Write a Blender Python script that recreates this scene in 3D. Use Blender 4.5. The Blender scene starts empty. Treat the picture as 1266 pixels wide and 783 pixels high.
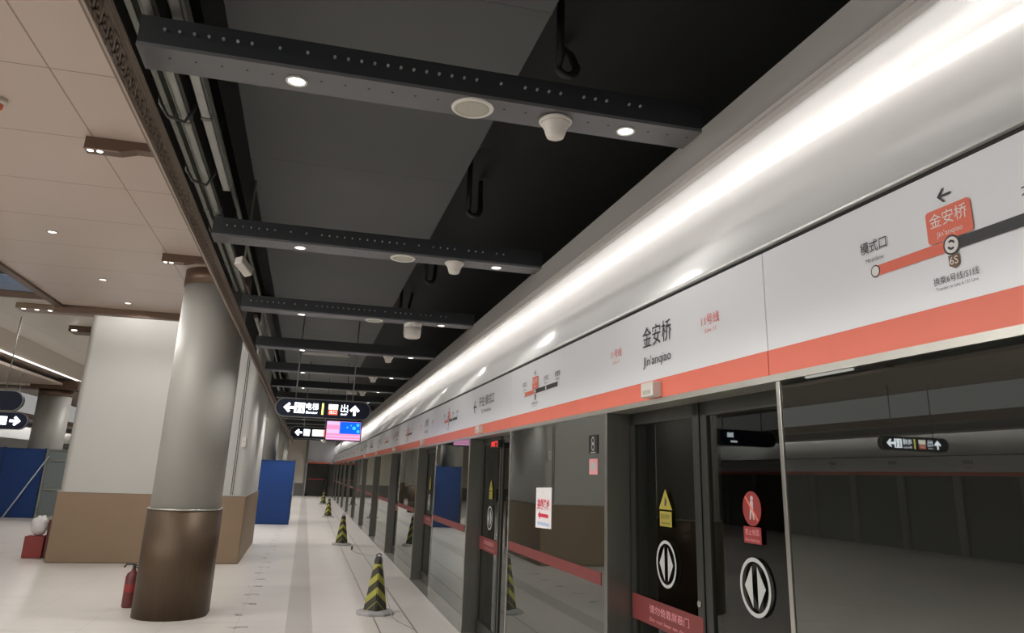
import bpy, bmesh, math, random
from mathutils import Vector, Matrix
random.seed(7)
S = bpy.context.scene
COL = S.collection

# ------------------------------------------------------------------ camera, world, exposure
R = [[0.96632, -0.25518, 0.03334], [0.10206, 0.26106, -0.95991], [0.23624, 0.93098, 0.27831]]
cd = bpy.data.cameras.new('camera'); cd.sensor_fit = 'HORIZONTAL'; cd.sensor_width = 36.0
cd.lens = 935.18 * 36 / 1266; cd.shift_y = -72.57 / 1266; cd.clip_start = .05; cd.clip_end = 200
cam = bpy.data.objects.new('camera', cd); COL.objects.link(cam)
rt, up, bk = Vector(R[0]), -Vector(R[1]), -Vector(R[2])
cam.matrix_world = Matrix(((rt.x, up.x, bk.x, 0), (rt.y, up.y, bk.y, 0), (rt.z, up.z, bk.z, 1.75), (0, 0, 0, 1)))
S.camera = cam
w = bpy.data.worlds.new('world'); S.world = w; w.use_nodes = True
w.node_tree.nodes['Background'].inputs[0].default_value = (.9, .88, .85, 1)
w.node_tree.nodes['Background'].inputs[1].default_value = .25
S.view_settings.view_transform = 'Standard'; S.view_settings.look = 'None'
S.view_settings.gamma = 1; S.view_settings.exposure = 0.5; S.view_settings.use_curve_mapping = False

E_COVE = 10.0        # LED strip behind the cornice of the screen doors
E_DOWN = 90.0        # W, downlights in the dark beams
E_SOFF = 95.0        # W, downlights in the beige ceiling
E_FILL = 30.0         # added linear lamps of the hall, out of view

# ------------------------------------------------------------------ materials
def mat(name): 
    m = bpy.data.materials.new(name); m.use_nodes = True
    return m, m.node_tree.nodes, m.node_tree.links, m.node_tree.nodes['Principled BSDF']
def pm(name, col, rough=.5, metal=0, var=.06, scale=8, emit=None, es=0, aniso=None, bump=0):
    m, N, L, b = mat(name)
    b.inputs['Roughness'].default_value = rough; b.inputs['Metallic'].default_value = metal
    tc = N.new('ShaderNodeTexCoord'); mp = N.new('ShaderNodeMapping'); nz = N.new('ShaderNodeTexNoise'); mx = N.new('ShaderNodeMix')
    mp.inputs['Scale'].default_value = aniso or (1, 1, 1)
    mx.data_type = 'RGBA'; nz.inputs['Scale'].default_value = scale; nz.inputs['Detail'].default_value = 4
    L.new(tc.outputs['Object'], mp.inputs[0]); L.new(mp.outputs[0], nz.inputs['Vector']); L.new(nz.outputs['Fac'], mx.inputs['Factor'])
    mx.inputs['A'].default_value = (*[max(0, c * (1 - var)) for c in col], 1); mx.inputs['B'].default_value = (*[min(1, c * (1 + var)) for c in col], 1)
    L.new(mx.outputs['Result'], b.inputs['Base Color'])
    if bump:
        bp = N.new('ShaderNodeBump'); bp.inputs['Strength'].default_value = bump; bp.inputs['Distance'].default_value = .01
        L.new(nz.outputs['Fac'], bp.inputs['Height']); L.new(bp.outputs[0], b.inputs['Normal'])
    if emit: b.inputs['Emission Color'].default_value = (*emit, 1); b.inputs['Emission Strength'].default_value = es
    return m
def grid_mat(name, col, line, axes, rough=.4, var=.05, metal=0, extra=None, stain=.0, scuff=None):
    """base colour with thin joint lines: axes = [(axis, pitch, offset, half width)]"""
    m, N, L, b = mat(name)
    b.inputs['Roughness'].default_value = rough; b.inputs['Metallic'].default_value = metal
    geo = N.new('ShaderNodeNewGeometry'); sp = N.new('ShaderNodeSeparateXYZ'); L.new(geo.outputs['Position'], sp.inputs[0])
    nz = N.new('ShaderNodeTexNoise'); nz.inputs['Scale'].default_value = .9; nz.inputs['Detail'].default_value = 6; L.new(geo.outputs['Position'], nz.inputs['Vector'])
    mx = N.new('ShaderNodeMix'); mx.data_type = 'RGBA'; L.new(nz.outputs['Fac'], mx.inputs['Factor'])
    mx.inputs['A'].default_value = (*[c * (1 - var) for c in col], 1); mx.inputs['B'].default_value = (*[min(1, c * (1 + var)) for c in col], 1)
    cur = mx.outputs['Result']
    def mth(op, a, bb):
        n = N.new('ShaderNodeMath'); n.operation = op
        for i, v in enumerate((a, bb)):
            if isinstance(v, (int, float)): n.inputs[i].default_value = v
            elif v is not None: L.new(v, n.inputs[i])
        return n.outputs[0]
    def over(fac, c, cur):
        x = N.new('ShaderNodeMix'); x.data_type = 'RGBA'; L.new(fac, x.inputs['Factor']); L.new(cur, x.inputs['A']); x.inputs['B'].default_value = (*c, 1)
        return x.outputs['Result']
    for ax, pitch, off, hw in axes:
        f = mth('FRACT', mth('DIVIDE', mth('SUBTRACT', sp.outputs[ax], off - pitch / 2), pitch), None)
        d = mth('ABSOLUTE', mth('SUBTRACT', f, .5), None)
        cur = over(mth('LESS_THAN', d, hw / pitch), line, cur)
    for ax, lo, hi, c, amt in extra or []:
        f = mth('MULTIPLY', mth('MULTIPLY', mth('GREATER_THAN', sp.outputs[ax], lo), mth('LESS_THAN', sp.outputs[ax], hi)), amt)
        cur = over(f, c, cur)
    if scuff:       # row of short dark scuffs left along the platform
        x0, x1, pitch, c = scuff
        f = mth('LESS_THAN', mth('FRACT', mth('DIVIDE', sp.outputs[1], pitch), None), .16)
        f = mth('MULTIPLY', f, mth('MULTIPLY', mth('GREATER_THAN', sp.outputs[0], x0), mth('LESS_THAN', sp.outputs[0], x1)))
        n3 = N.new('ShaderNodeTexNoise'); n3.inputs['Scale'].default_value = 7; n3.inputs['Detail'].default_value = 5; L.new(geo.outputs['Position'], n3.inputs['Vector'])
        cur = over(mth('MULTIPLY', f, mth('MULTIPLY', mth('GREATER_THAN', n3.outputs['Fac'], .5), .8)), c, cur)
    if stain:
        n2 = N.new('ShaderNodeTexNoise'); n2.inputs['Scale'].default_value = 2.2; n2.inputs['Detail'].default_value = 8; n2.inputs['Roughness'].default_value = .7
        mp = N.new('ShaderNodeMapping'); mp.inputs['Scale'].default_value = (.35, 1.4, 1); L.new(geo.outputs['Position'], mp.inputs[0]); L.new(mp.outputs[0], n2.inputs['Vector'])
        rp = N.new('ShaderNodeMapRange'); rp.inputs['From Min'].default_value = .56; rp.inputs['From Max'].default_value = .72; rp.inputs['To Max'].default_value = stain
        L.new(n2.outputs['Fac'], rp.inputs['Value'])
        cur = over(rp.outputs[0], [c * .55 for c in col], cur)
    L.new(cur, b.inputs['Base Color'])
    return m
def emi(name, col, s):
    m = bpy.data.materials.new(name); m.use_nodes = True; N = m.node_tree.nodes; N.clear()
    e = N.new('ShaderNodeEmission'); o = N.new('ShaderNodeOutputMaterial'); e.inputs[0].default_value = (*col, 1); e.inputs[1].default_value = s
    m.node_tree.links.new(e.outputs[0], o.inputs[0]); return m
def glassm(name, tint, refl=(.92, .95, .92), rough=.012, ior=2.35, haze=0.0, hazecol=(.1, .1, .09)):
    m = bpy.data.materials.new(name); m.use_nodes = True; N = m.node_tree.nodes; L = m.node_tree.links; N.clear()
    t = N.new('ShaderNodeBsdfTransparent'); g = N.new('ShaderNodeBsdfGlossy'); f = N.new('ShaderNodeFresnel'); x = N.new('ShaderNodeMixShader'); o = N.new('ShaderNodeOutputMaterial')
    t.inputs[0].default_value = (*tint, 1); g.inputs[0].default_value = (*refl, 1); g.inputs['Roughness'].default_value = rough; f.inputs[0].default_value = ior
    d = N.new('ShaderNodeBsdfDiffuse'); d.inputs[0].default_value = (*hazecol, 1); x2 = N.new('ShaderNodeMixShader'); x2.inputs[0].default_value = haze
    L.new(t.outputs[0], x2.inputs[1]); L.new(d.outputs[0], x2.inputs[2])
    L.new(f.outputs[0], x.inputs[0]); L.new(x2.outputs[0], x.inputs[1]); L.new(g.outputs[0], x.inputs[2]); L.new(x.outputs[0], o.inputs[0]); return m

M = dict(
    floor=grid_mat('granite floor', (.60, .565, .525), (.44, .41, .38), [(1, 1.2, .3, .004), (0, .8, .22, .003)], rough=.33, var=.07, stain=.35, scuff=(-.66, -.44, .82, (.17, .15, .13)),
        extra=[(0, -.03, .27, (.40, .38, .35), .75), (0, 1.012, 1.028, (.16, .14, .12), .85), (0, 1.425, 1.445, (.16, .14, .12), .85), (0, 1.5, 1.93, (.60, .56, .525), .6)]),
    slab=pm('dark soffit paint', (.036, .038, .035), .7), duct=pm('grey duct sheet', (.105, .111, .109), .55, .1, scale=2),
    beige=grid_mat('beige ceiling panel', (.53, .435, .375), (.24, .18, .145), [(1, 1.18, 6.36, .006), (0, 2.3, -1.93, .006)], rough=.32, var=.04),
    beige_hi=grid_mat('pale raised ceiling', (.66, .61, .54), (.4, .35, .3), [(0, 1.2, .1, .006)], rough=.38, var=.04),
    brown=pm('bronze trim', (.15, .095, .066), .38, .5, .1), key=pm('light bronze relief', (.44, .355, .29), .42, .3, .06, 5), brownlt=pm('light bronze border', (.40, .31, .245), .42, .45, .08, 5),
    greek=pm('dark bronze relief ground', (.21, .165, .13), .5, .4, .08, 5),
    bbase_lt=pm('light bronze cladding', (.26, .182, .115), .52, .3, .06, 2), bbase=pm('brushed bronze cladding', (.09, .059, .035), .5, .45, .28, 9, aniso=(3, 3, .08)),
    silver=pm('silver grey cladding', (.35, .34, .31), .55, .15, .03, 2),
    silver_lt=pm('light silver cladding', (.50, .49, .46), .5, .1, .03, 2),
    cove=pm('brushed white aluminium', (.82, .81, .80), .16, .16, .03, 2), grey=pm('grey cornice face', (.37, .355, .335), .5, .1, .03, 2),
    trim=pm('pale cornice trim', (.68, .65, .62), .4, .2, .03), header=pm('pale header panel', (.84, .86, .89), .34, .05, .02, 1.5),
    red=pm('coral red band', (.82, .19, .125), .45, 0, .04), lip=pm('stainless lip', (.50, .49, .44), .35, .8, .08),
    steel=pm('brushed stainless steel', (.26, .256, .235), .34, .85, .12, 20, aniso=(1, 1, .06)), dsteel=pm('dark door frame', (.045, .046, .04), .35, .5, .1),
    psteel=pm('polished mullion steel', (.55, .54, .5), .25, .9, .06), black=pm('black gap', (.008, .008, .008), .6),
    glass=glassm('platform screen glass', (.62, .66, .60), haze=.10, hazecol=(.15, .155, .135)), oppglass=pm('opposite screen glass', (.10, .105, .09), .15, 0, .1), dglass=glassm('sliding door glass', (.60, .63, .58), haze=.0, ior=1.5), kick=glassm('tinted kick glass', (.5, .52, .48), haze=.55, hazecol=(.22, .21, .185)),
    tunnel=pm('tunnel concrete', (.055, .055, .05), .8, 0, .2, 1.2), bed=pm('track bed', (.06, .058, .05), .9, 0, .3, 3), rail=pm('rail steel', (.2, .19, .18), .4, .9),
    web=pm('shade-darkened beam web', (.035, .040, .043), .5, .2, .1), beam=pm('dark grey beam steel', (.17, .17, .178), .45, .25, .06), bolt=pm('zinc bolt', (.62, .65, .66), .3, .7), white=pm('white plastic', (.72, .68, .62), .45, 0, .03),
    mesh=pm('speaker mesh', (.50, .50, .42), .6, 0, .1, 60), ring=pm('white ring', (.8, .78, .73), .4),
    tray=pm('galvanised cable tray', (.30, .31, .28), .45, .6, .15, 6), traylt=pm('bright galvanised tray', (.42, .43, .40), .45, .4, .15, 6), pipe=pm('painted conduit', (.16, .17, .145), .5, .2, .15), pipeb=pm('black hose', (.03, .03, .028), .5),
    txt=pm('dark grey lettering', (.04, .042, .045), .5), txtred=pm('red lettering', (.74, .10, .08), .5), txtw=pm('white lettering', (.85, .82, .8), .5), mapgrey=pm('charcoal route bar', (.055, .055, .06), .5),
    tag=pm('brown tag', (.20, .12, .07), .5), yellow=pm('warning yellow', (.36, .30, .04), .5), band=pm('translucent red band', (.17, .030, .028), .5), stred=pm('sticker red', (.27, .028, .026), .45), stwhite=pm('sticker white', (.45, .46, .44), .5),
    pink=pm('pink sticker', (.72, .30, .32), .5), poster=pm('poster paper', (.82, .78, .78), .6), posterred=pm('poster red', (.62, .02, .06), .6), posterblue=pm('poster blue', (.45, .55, .75), .6),
    signcase=pm('navy sign case', (.006, .011, .035), .6, 0), led=emi('sign white glow', (.86, .92, 1), 2.8), ledy=emi('sign yellow glow', (.9, .8, .2), 1.6), ledr=emi('sign red glow', (.9, .13, .09), .9), ledg=emi('sign green glow', (.25, .85, .55), .5),
    ledcream=emi('sign cream glow', (1, .93, .82), 1.6), scrb=emi('screen blue', (.01, .13, .85), .9), scrc=emi('screen cyan', (.05, .55, .95), 1), scrp=emi('screen pink', (.9, .32, .58), .85), scrl=emi('screen lilac', (.72, .52, .78), .9), ledred=emi('red led text', (1, .05, .04), 1.2),
    cone=None, black_rubber=pm('black rubber', (.03, .03, .028), .6), greyrub=pm('grey rubber base', (.32, .31, .30), .7, 0, .15), 
    extred=pm('extinguisher red', (.13, .028, .024), .4, 0, .1), hblue=pm('blue hoarding sheet', (.0085, .044, .18), .42, .1, .06, 2), hblued=pm('blue hoarding frame', (.008, .034, .13), .45, .1), gate=pm('grey gate sheet', (.19, .22, .22), .5, .3, .08), pole=pm('pale pole', (.5, .55, .6), .4, .3),
    boxred=pm('red box', (.26, .035, .03), .5), bag=pm('white bag', (.75, .74, .72), .6, 0, .1, 20, bump=.5), cove_led=emi('cornice light strip', (1, .98, .955), E_COVE), down_led=emi('downlight lens', (1, .97, .93), 9), soft_led=emi('ceiling downlight lens', (1, .95, .86), 4), edge_led=emi('edge light', (1, .96, .9), 1.6), fill_led=emi('linear lamp', (1, .975, .945), E_FILL),  # linear lamp glow serves only the added, unseen hall lamps
    ventg=pm('grille white', (.55, .55, .52), .5), skyblue=pm('bluish glazed panel', (.30, .42, .62), .15, .1), endw=pm('beige end wall', (.66, .60, .52), .6), enddark=pm('dark end wall', (.16, .15, .14), .6), concrete=pm('grey wall', (.3, .3, .29), .7),
)
def cone_mat():
    m, N, L, b = mat('yellow and black chevrons')
    tc = N.new('ShaderNodeTexCoord'); sp = N.new('ShaderNodeSeparateXYZ'); L.new(tc.outputs['Object'], sp.inputs[0])
    def mth(op, a, bb=None):
        n = N.new('ShaderNodeMath'); n.operation = op
        for i, v in enumerate((a, bb)):
            if isinstance(v, (int, float)): n.inputs[i].default_value = v
            elif v is not None: L.new(v, n.inputs[i])
        return n.outputs[0]
    s = mth('ADD', sp.outputs[2], mth('MULTIPLY', mth('ABSOLUTE', sp.outputs[0]), 1.0))
    f = mth('FRACT', mth('DIVIDE', mth('ADD', s, -.005), .165))
    fac = mth('MULTIPLY', mth('GREATER_THAN', f, .52), mth('MULTIPLY', mth('GREATER_THAN', s, .16), mth('LESS_THAN', sp.outputs[2], .60)))
    mx = N.new('ShaderNodeMix'); mx.data_type = 'RGBA'; L.new(fac, mx.inputs['Factor'])
    mx.inputs['A'].default_value = (.045, .042, .03, 1); mx.inputs['B'].default_value = (.36, .35, .06, 1); L.new(mx.outputs['Result'], b.inputs['Base Color'])
    b.inputs['Roughness'].default_value = .55; return m
M['cone'] = cone_mat()
def brushed(m, k):          # brushing that spreads highlights along the platform
    N, L = m.node_tree.nodes, m.node_tree.links; b = N['Principled BSDF']
    c = N.new('ShaderNodeCombineXYZ'); c.inputs[1].default_value = 1.0
    L.new(c.outputs[0], b.inputs['Tangent']); b.inputs['Anisotropic'].default_value = k
brushed(M['cove'], .8)

# ------------------------------------------------------------------ mesh helpers
def B(): return bmesh.new()
def box(bm, x0, x1, y0, y1, z0, z1, bev=0, mi=0):
    r = bmesh.ops.create_cube(bm, size=1, matrix=Matrix.Translation(((x0 + x1) / 2, (y0 + y1) / 2, (z0 + z1) / 2)) @ Matrix.Diagonal((abs(x1 - x0), abs(y1 - y0), abs(z1 - z0), 1)))
    fs = {f for v in r['verts'] for f in v.link_faces}
    if bev:
        es = list({e for v in r['verts'] for e in v.link_edges}); q = bmesh.ops.bevel(bm, geom=es, offset=bev, segments=2, affect='EDGES', profile=.5); fs = set(q['faces']) | {f for f in fs if f.is_valid}
    for f in fs:
        if f.is_valid: f.material_index = mi
    return bm
def cyl(bm, p, q, r, n=16, r2=None, cap=True, mi=0):
    p, q = Vector(p), Vector(q); d = q - p
    m = Matrix.Translation((p + q) / 2) @ d.to_track_quat('Z', 'Y').to_matrix().to_4x4()
    res = bmesh.ops.create_cone(bm, cap_ends=cap, segments=n, radius1=r, radius2=r if r2 is None else r2, depth=d.length, matrix=m)
    for f in {f for v in res['verts'] for f in v.link_faces}: f.material_index = mi; f.smooth = len(f.verts) == 4
    return bm
def tube(bm, pts, r, n=8):
    pts = [Vector(p) for p in pts]; rings = []
    for i, p in enumerate(pts):
        t = (pts[min(i + 1, len(pts) - 1)] - pts[max(i - 1, 0)]).normalized()
        a = t.orthogonal().normalized() if i == 0 else (rings[-1][1] - t * rings[-1][1].dot(t)).normalized()
        c = t.cross(a); rings.append(([bm.verts.new(p + (a * math.cos(k * 2 * math.pi / n) + c * math.sin(k * 2 * math.pi / n)) * r) for k in range(n)], a))
    for (u, _), (v, _) in zip(rings, rings[1:]):
        for k in range(n): bm.faces.new((u[k], u[(k + 1) % n], v[(k + 1) % n], v[k])).smooth = True
    bm.faces.new(rings[0][0][::-1]); bm.faces.new(rings[-1][0]); return bm
def lathe(bm, prof, c=(0, 0, 0), n=32, mi=0):
    c = Vector(c); rg = [[bm.verts.new(c + Vector((r * math.cos(k * 2 * math.pi / n), r * math.sin(k * 2 * math.pi / n), z))) for k in range(n)] for r, z in prof]
    for u, v in zip(rg, rg[1:]):
        for k in range(n):
            f = bm.faces.new((u[k], u[(k + 1) % n], v[(k + 1) % n], v[k])); f.smooth = True; f.material_index = mi
    for q, ring in ((-1, rg[0]), (1, rg[-1])):
        try: f = bm.faces.new(ring[::q]); f.material_index = mi
        except ValueError: pass
    return bm
def prism(bm, poly, y0, y1, mi=0, smooth=False):
    """poly in (x, z), extruded along y"""
    a = [bm.verts.new((x, y0, z)) for x, z in poly]; b = [bm.verts.new((x, y1, z)) for x, z in poly]; n = len(poly)
    for k in range(n):
        f = bm.faces.new((a[k], a[(k + 1) % n], b[(k + 1) % n], b[k])); f.material_index = mi; f.smooth = smooth
    for f in (bm.faces.new(a[::-1]), bm.faces.new(b)): f.material_index = mi
    bmesh.ops.recalc_face_normals(bm, faces=bm.faces[:]); return bm
def plate(bm, pts, o, u, v, d, mi=0):
    """2D outline on the plane (o, u, v), thickness d along u x v"""
    o, u, v = Vector(o), Vector(u), Vector(v); n = u.cross(v)
    a = [bm.verts.new(o + u * x + v * y) for x, y in pts]; b = [bm.verts.new(p.co + n * d) for p in a]; k = len(a)
    fs = [bm.faces.new(a[::-1]), bm.faces.new(b)] + [bm.faces.new((a[i], a[(i + 1) % k], b[(i + 1) % k], b[i])) for i in range(k)]
    for f in fs: f.material_index = mi
    return bm
def ringplate(bm, r0, r1, o, u, v, d, n=32, a0=0, a1=2 * math.pi, sx=1):
    o, u, v = Vector(o), Vector(u), Vector(v); nn = u.cross(v) * d
    full = abs(a1 - a0 - 2 * math.pi) < 1e-6; m = n if full else n + 1
    def P(r, k): a = a0 + (a1 - a0) * k / n; return o + u * (r * math.cos(a) * sx) + v * (r * math.sin(a)) + nn
    i = [bm.verts.new(P(r0, k)) for k in range(m)]; e = [bm.verts.new(P(r1, k)) for k in range(m)]
    for k in range(n): bm.faces.new((i[k], e[k], e[(k + 1) % m], i[(k + 1) % m]))
    return bm
def rrect(w, h, r, n=5):
    out = []
    for cx, cy, a in ((w / 2 - r, h / 2 - r, 0), (-w / 2 + r, h / 2 - r, 90), (-w / 2 + r, -h / 2 + r, 180), (w / 2 - r, -h / 2 + r, 270)):
        for k in range(n + 1): t = math.radians(a + 90 * k / n); out.append((cx + r * math.cos(t), cy + r * math.sin(t)))
    return out
def circ(r, n=28, sx=1): return [(r * sx * math.cos(2 * math.pi * k / n), r * math.sin(2 * math.pi * k / n)) for k in range(n)]

def wloc(o):
    v = Vector((0, 0, 0))
    while o: v += o.location; o = o.parent
    return v
def obj(name, bm, m, parent=None, origin=None, label=None):
    me = bpy.data.meshes.new(name)
    off = wloc(parent) if parent else Vector(origin or (0, 0, 0))
    for v in bm.verts: v.co -= off
    bm.to_mesh(me); bm.free()
    for x in (m if isinstance(m, (list, tuple)) else [m]): me.materials.append(M[x] if isinstance(x, str) else x)
    o = bpy.data.objects.new(name, me); COL.objects.link(o)
    if parent: o.parent = parent
    else: o.location = off
    if label: o['label'] = label
    return o
def struct(name, bm, m, parent=None):
    o = obj(name, bm, m, parent)
    if not parent: o['kind'] = 'structure'
    return o
def tag(o, label, cat, group=None):
    o['label'] = label; o['category'] = cat
    if group: o['group'] = group
    return o
def thing(name, label, cat, loc, group=None):
    o = bpy.data.objects.new(name, None); COL.objects.link(o); o.location = loc; o.empty_display_size = .1
    return tag(o, label, cat, group)
def dup(o, dloc, label=None, parent=None):
    c = o.copy(); COL.objects.link(c)
    if parent: c.parent = parent
    else: c.location = o.location + Vector(dloc)
    if label: c['label'] = label
    for ch in list(o.children): dup(ch, (0, 0, 0), None, c)
    return c
def text(s, size, o, u, v, m, parent, name='lettering', width=None, align='C', d=.0008, bold=0):
    c = bpy.data.curves.new('t', 'FONT'); c.body = s; c.size = 1; c.resolution_u = 2; c.offset = bold
    t = bpy.data.objects.new('t', c); me = bpy.data.meshes.new_from_object(t)
    bpy.data.objects.remove(t); bpy.data.curves.remove(c)
    bm = B(); bm.from_mesh(me); bpy.data.meshes.remove(me)
    xs = [p.co.x for p in bm.verts]; x0, x1 = min(xs), max(xs); sx = size if width is None else width / (x1 - x0)
    ax = {'C': (x0 + x1) / 2, 'L': x0, 'R': x1}[align]
    o, u, v = Vector(o), Vector(u).normalized(), Vector(v).normalized(); n = u.cross(v)
    for p in bm.verts: p.co = o + u * ((p.co.x - ax) * sx) + v * ((p.co.y - .36) * size) + n * d
    return obj(name, bm, m, parent)

ORD = ['first', 'second', 'third', 'fourth', 'fifth', 'sixth', 'seventh', 'eighth', 'ninth', 'tenth', 'eleventh', 'twelfth', 'thirteenth', 'fourteenth', 'fifteenth', 'sixteenth', 'seventeenth', 'eighteenth', 'nineteenth', 'twentieth']

YN, YF = -6.0, 57.5          # near and far end of the platform
PX, DX = 1.93, 2.09          # plane of the fixed glass and of the sliding doors
XO = -14.6                   # plane of the opposite platform edge
P0, PITCH = 4.88, 4.51

# ------------------------------------------------------------------ the setting
struct('floor', box(B(), XO - .1, 2.28, YN, YF, -.3, 0), 'floor')
struct('floor', box(B(), 2.28, 7.2, YN, YF + 4, -1.5, -1.3), 'bed')
struct('wall_right', box(B(), 6.2, 6.4, YN, YF + 4, -1.4, 5.4), 'tunnel')
struct('ceiling', box(B(), XO - .4, 6.4, YN, YF + 4, 5.3, 5.5), 'slab')
bm = B()                                    # end wall: beige part, grey wall, dark base band
box(bm, -15, -.05, YF, YF + .2, 0, 5.3, mi=0); box(bm, -15, -.05, YF - .02, YF, 0, .85, mi=1); box(bm, -.05, .12, YF - .25, YF + .2, 0, 5.3, mi=2); box(bm, .12, 2.3, YF, YF + .2, 2.2, 5.3, mi=3); box(bm, 1.6, 2.3, YF, YF + .2, 0, 2.2, mi=1)
struct('wall_back', bm, ['endw', 'enddark', 'steel', 'header'])
struct('wall_front', box(B(), -15, 6.4, YN - .2, YN, 0, 5.4), 'enddark')

# cornice of the screen doors: grey face, trim, concave metal cove panel, LED strip
def cornice(y0, y1, mir=None):
    fx = (lambda x: x) if mir is None else (lambda x: mir - x)
    s = 'right' if mir is None else 'left'
    bm = B(); prism(bm, [(fx(x), z) for x, z in ((2.02, 3.50), (2.02, 3.725), (2.56, 3.95), (2.56, 3.93), (2.04, 3.715), (2.04, 3.50))], y0, y1); a = struct('trim_1' if mir is None else 'trim_11', bm, 'grey')
    bm = B(); prism(bm, [(fx(x), z) for x, z in ((2.0, 3.445), (2.0, 3.475), (2.012, 3.478), (2.012, 3.49), (2.0, 3.493), (2.0, 3.515), (2.03, 3.515), (2.03, 3.445))], y0, y1); struct('trim_2' if mir is None else 'trim_12', bm, 'trim')
    # cove profile: nearly upright at the hidden top, flaring out towards the slit
    pr = []; n = 24; x, z = PX, 2.80; L = 1.32
    for k in range(n + 1):
        t = k / n; pr.append((x, z)); a = math.radians(39.2 - 24 * t); x += L / n * math.sin(a); z += L / n * math.cos(a)
    pr = [q for q in pr if q[1] < 3.90]
    bm = B(); poly = pr + [(2.62, pr[-1][1]), (2.62, 2.80)]
    prism(bm, [(fx(px), pz) for px, pz in poly], y0, y1)
    for f in bm.faces: f.smooth = len(f.verts) == 4 and abs(f.normal.y) < .5 and f.normal.x * (1 if mir is None else -1) < -.3
    struct('wall_cove_' + s, bm, 'cove')
    bm = B(); prism(bm, [(fx(px), pz) for px, pz in ((2.25, 3.695), (2.25, 3.714), (2.285, 3.714), (2.285, 3.695))], y0, y1)
    struct('trim_3' if mir is None else 'trim_13', bm, 'cove_led')
    bm = B(); prism(bm, [(fx(px), pz) for px, pz in ((PX + .02, 2.775), (PX + .02, 2.80), (2.3, 2.80), (2.3, 2.775))], y0, y1); struct('trim_4' if mir is None else 'trim_14', bm, 'black')
cornice(-1.57, YF)
struct('wall_header_backing', box(B(), 2.06, 2.3, -1.57, YF, 2.26, 2.775), 'black')
bm = B(); box(bm, PX - .005, 2.28, -1.57, YF, 2.185, 2.215); struct('trim_5', bm, 'lip')
# sill under the screen doors
struct('trim_6', box(B(), PX - .01, 2.28, -1.57, YF, .0, .012), 'lip')

# bronze fascia with the key-pattern relief
FY0, FY1 = -2.0, 56.0
fz0, fz1 = 3.437, 3.647
bm = B(); box(bm, -1.016, -1.005, FY0, FY1, fz0, fz1)
fas = struct('trim_7', bm, 'greek')
bm = B()
for za, zb in ((fz0, fz0 + .012), (fz0 + .018, fz0 + .024), (fz1 - .062, fz1 - .050), (fz1 - .042, fz1 - .018), (fz1 - .010, fz1)): box(bm, -1.006, -.995, FY0, FY1, za, zb)
u = .112; h0, h1 = fz0 + .034, fz1 - .072; hh = h1 - h0; t = .0115
y = 1.5
while y < 26:
    X0, X1 = -1.006, -.998
    def st(a, b, c, d): box(bm, X0, X1, y + a * u, y + b * u, h0 + c * hh, h0 + d * hh)
    e = t / u; g = t / hh
    st(0, 1, 0, g); st(0, e, 0, 1); st(0, .80, 1 - g, 1); st(.80 - e, .80, .26, 1); st(.28, .80, .26, .26 + g); st(.28, .28 + e, .26, .70); st(.28, .58, .70 - g, .70); st(1 - e, 1, 0, 1)
    y += u
obj('key_pattern', bm, 'key', fas)
struct('wall_services_screen', box(box(B(), -1.205, -1.185, YN, 16.08, 3.97, 5.3), -1.205, -1.185, 20.42, YF, 3.97, 5.3), 'black')

# beige ceiling of the central aisle, its bronze edge, the recess at its left
CE = 13.95
bm = B(); box(bm, -4.2, -1.21, YN, CE, 4.28, 4.36); struct('ceiling', bm, 'beige')
bm = B(); box(bm, -4.32, -1.21, CE, CE + .14, 4.165, 4.36); box(bm, -8.4, -4.32, CE, CE + .05, 4.34, 4.45); struct('trim_8', bm, 'brown')
bm = B(); box(bm, -4.32, -4.2, YN, CE, 4.24, 4.4); struct('trim_9', bm, 'brown')
bm = B(); box(bm, -4.58, -4.32, YN, CE, 4.40, 4.45, mi=0); struct('wall_recess', bm, 'beige_hi')
bm = B(); box(bm, -8.4, -4.58, YN, CE, 4.46, 4.5); struct('ceiling', bm, 'slab')
bm = B(); box(bm, -8.0, -4.62, 12.75, 13.9, 4.44, 4.46); struct('window_1', bm, 'skyblue')
bm = B(); box(bm, -11.6, -8.4, YN, 33, 4.28, 4.36); struct('ceiling', bm, 'beige')
# raised pale ceiling beyond the aisle with its downstand and lit edge
bm = B(); box(bm, -8.0, -1.21, CE + .2, YF, 5.05, 5.15); struct('ceiling', bm, 'beige_hi')
bm = B(); box(bm, -8.15, -8.0, CE, 30.5, 4.50, 5.1); box(bm, -11.5, -8.0, 30.4, 30.5, 4.5, 5.1, mi=1); struct('wall_downstand', bm, ['beige_hi', 'beige'])
bm = B(); box(bm, -8.03, -7.985, CE + .2, 30.5, 4.47, 4.50); struct('trim_10', bm, 'edge_led')
bm = B(); box(bm, -12, -8.2, CE + .2, YF, 4.52, 4.56); struct('ceiling', bm, 'beige')

# opposite platform edge
cornice(YN, YF, XO + PX)
bm = B(); box(bm, XO - .3, XO, YN, YF, 2.215, 2.78, mi=0); box(bm, XO, XO + .004, YN, YF, 2.215, 2.325, mi=1); box(bm, XO - .3, XO - .05, YN, YF, 0, 2.215, mi=2)
y = YN
while y < YF: box(bm, XO - .05, XO + .03, y, y + .3, 0, 2.215, mi=3); y += PITCH / 2
wl = struct('wall_left', bm, ['header', 'red', 'oppglass', 'steel'])
for y in (9.5, 15.5, 18.5, 21.5, 24.5, 28, 33, 38):
    text('金安桥', .13, (XO, y, 2.60), (0, 1, 0), (0, 0, 1), 'txt', wl); text("Jin'anqiao", .06, (XO, y, 2.46), (0, 1, 0), (0, 0, 1), 'txt', wl)
bm = B(); box(bm, -11.65, -11.55, YN, YF, fz0, fz1); struct('trim_15', bm, 'brownlt')

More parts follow.
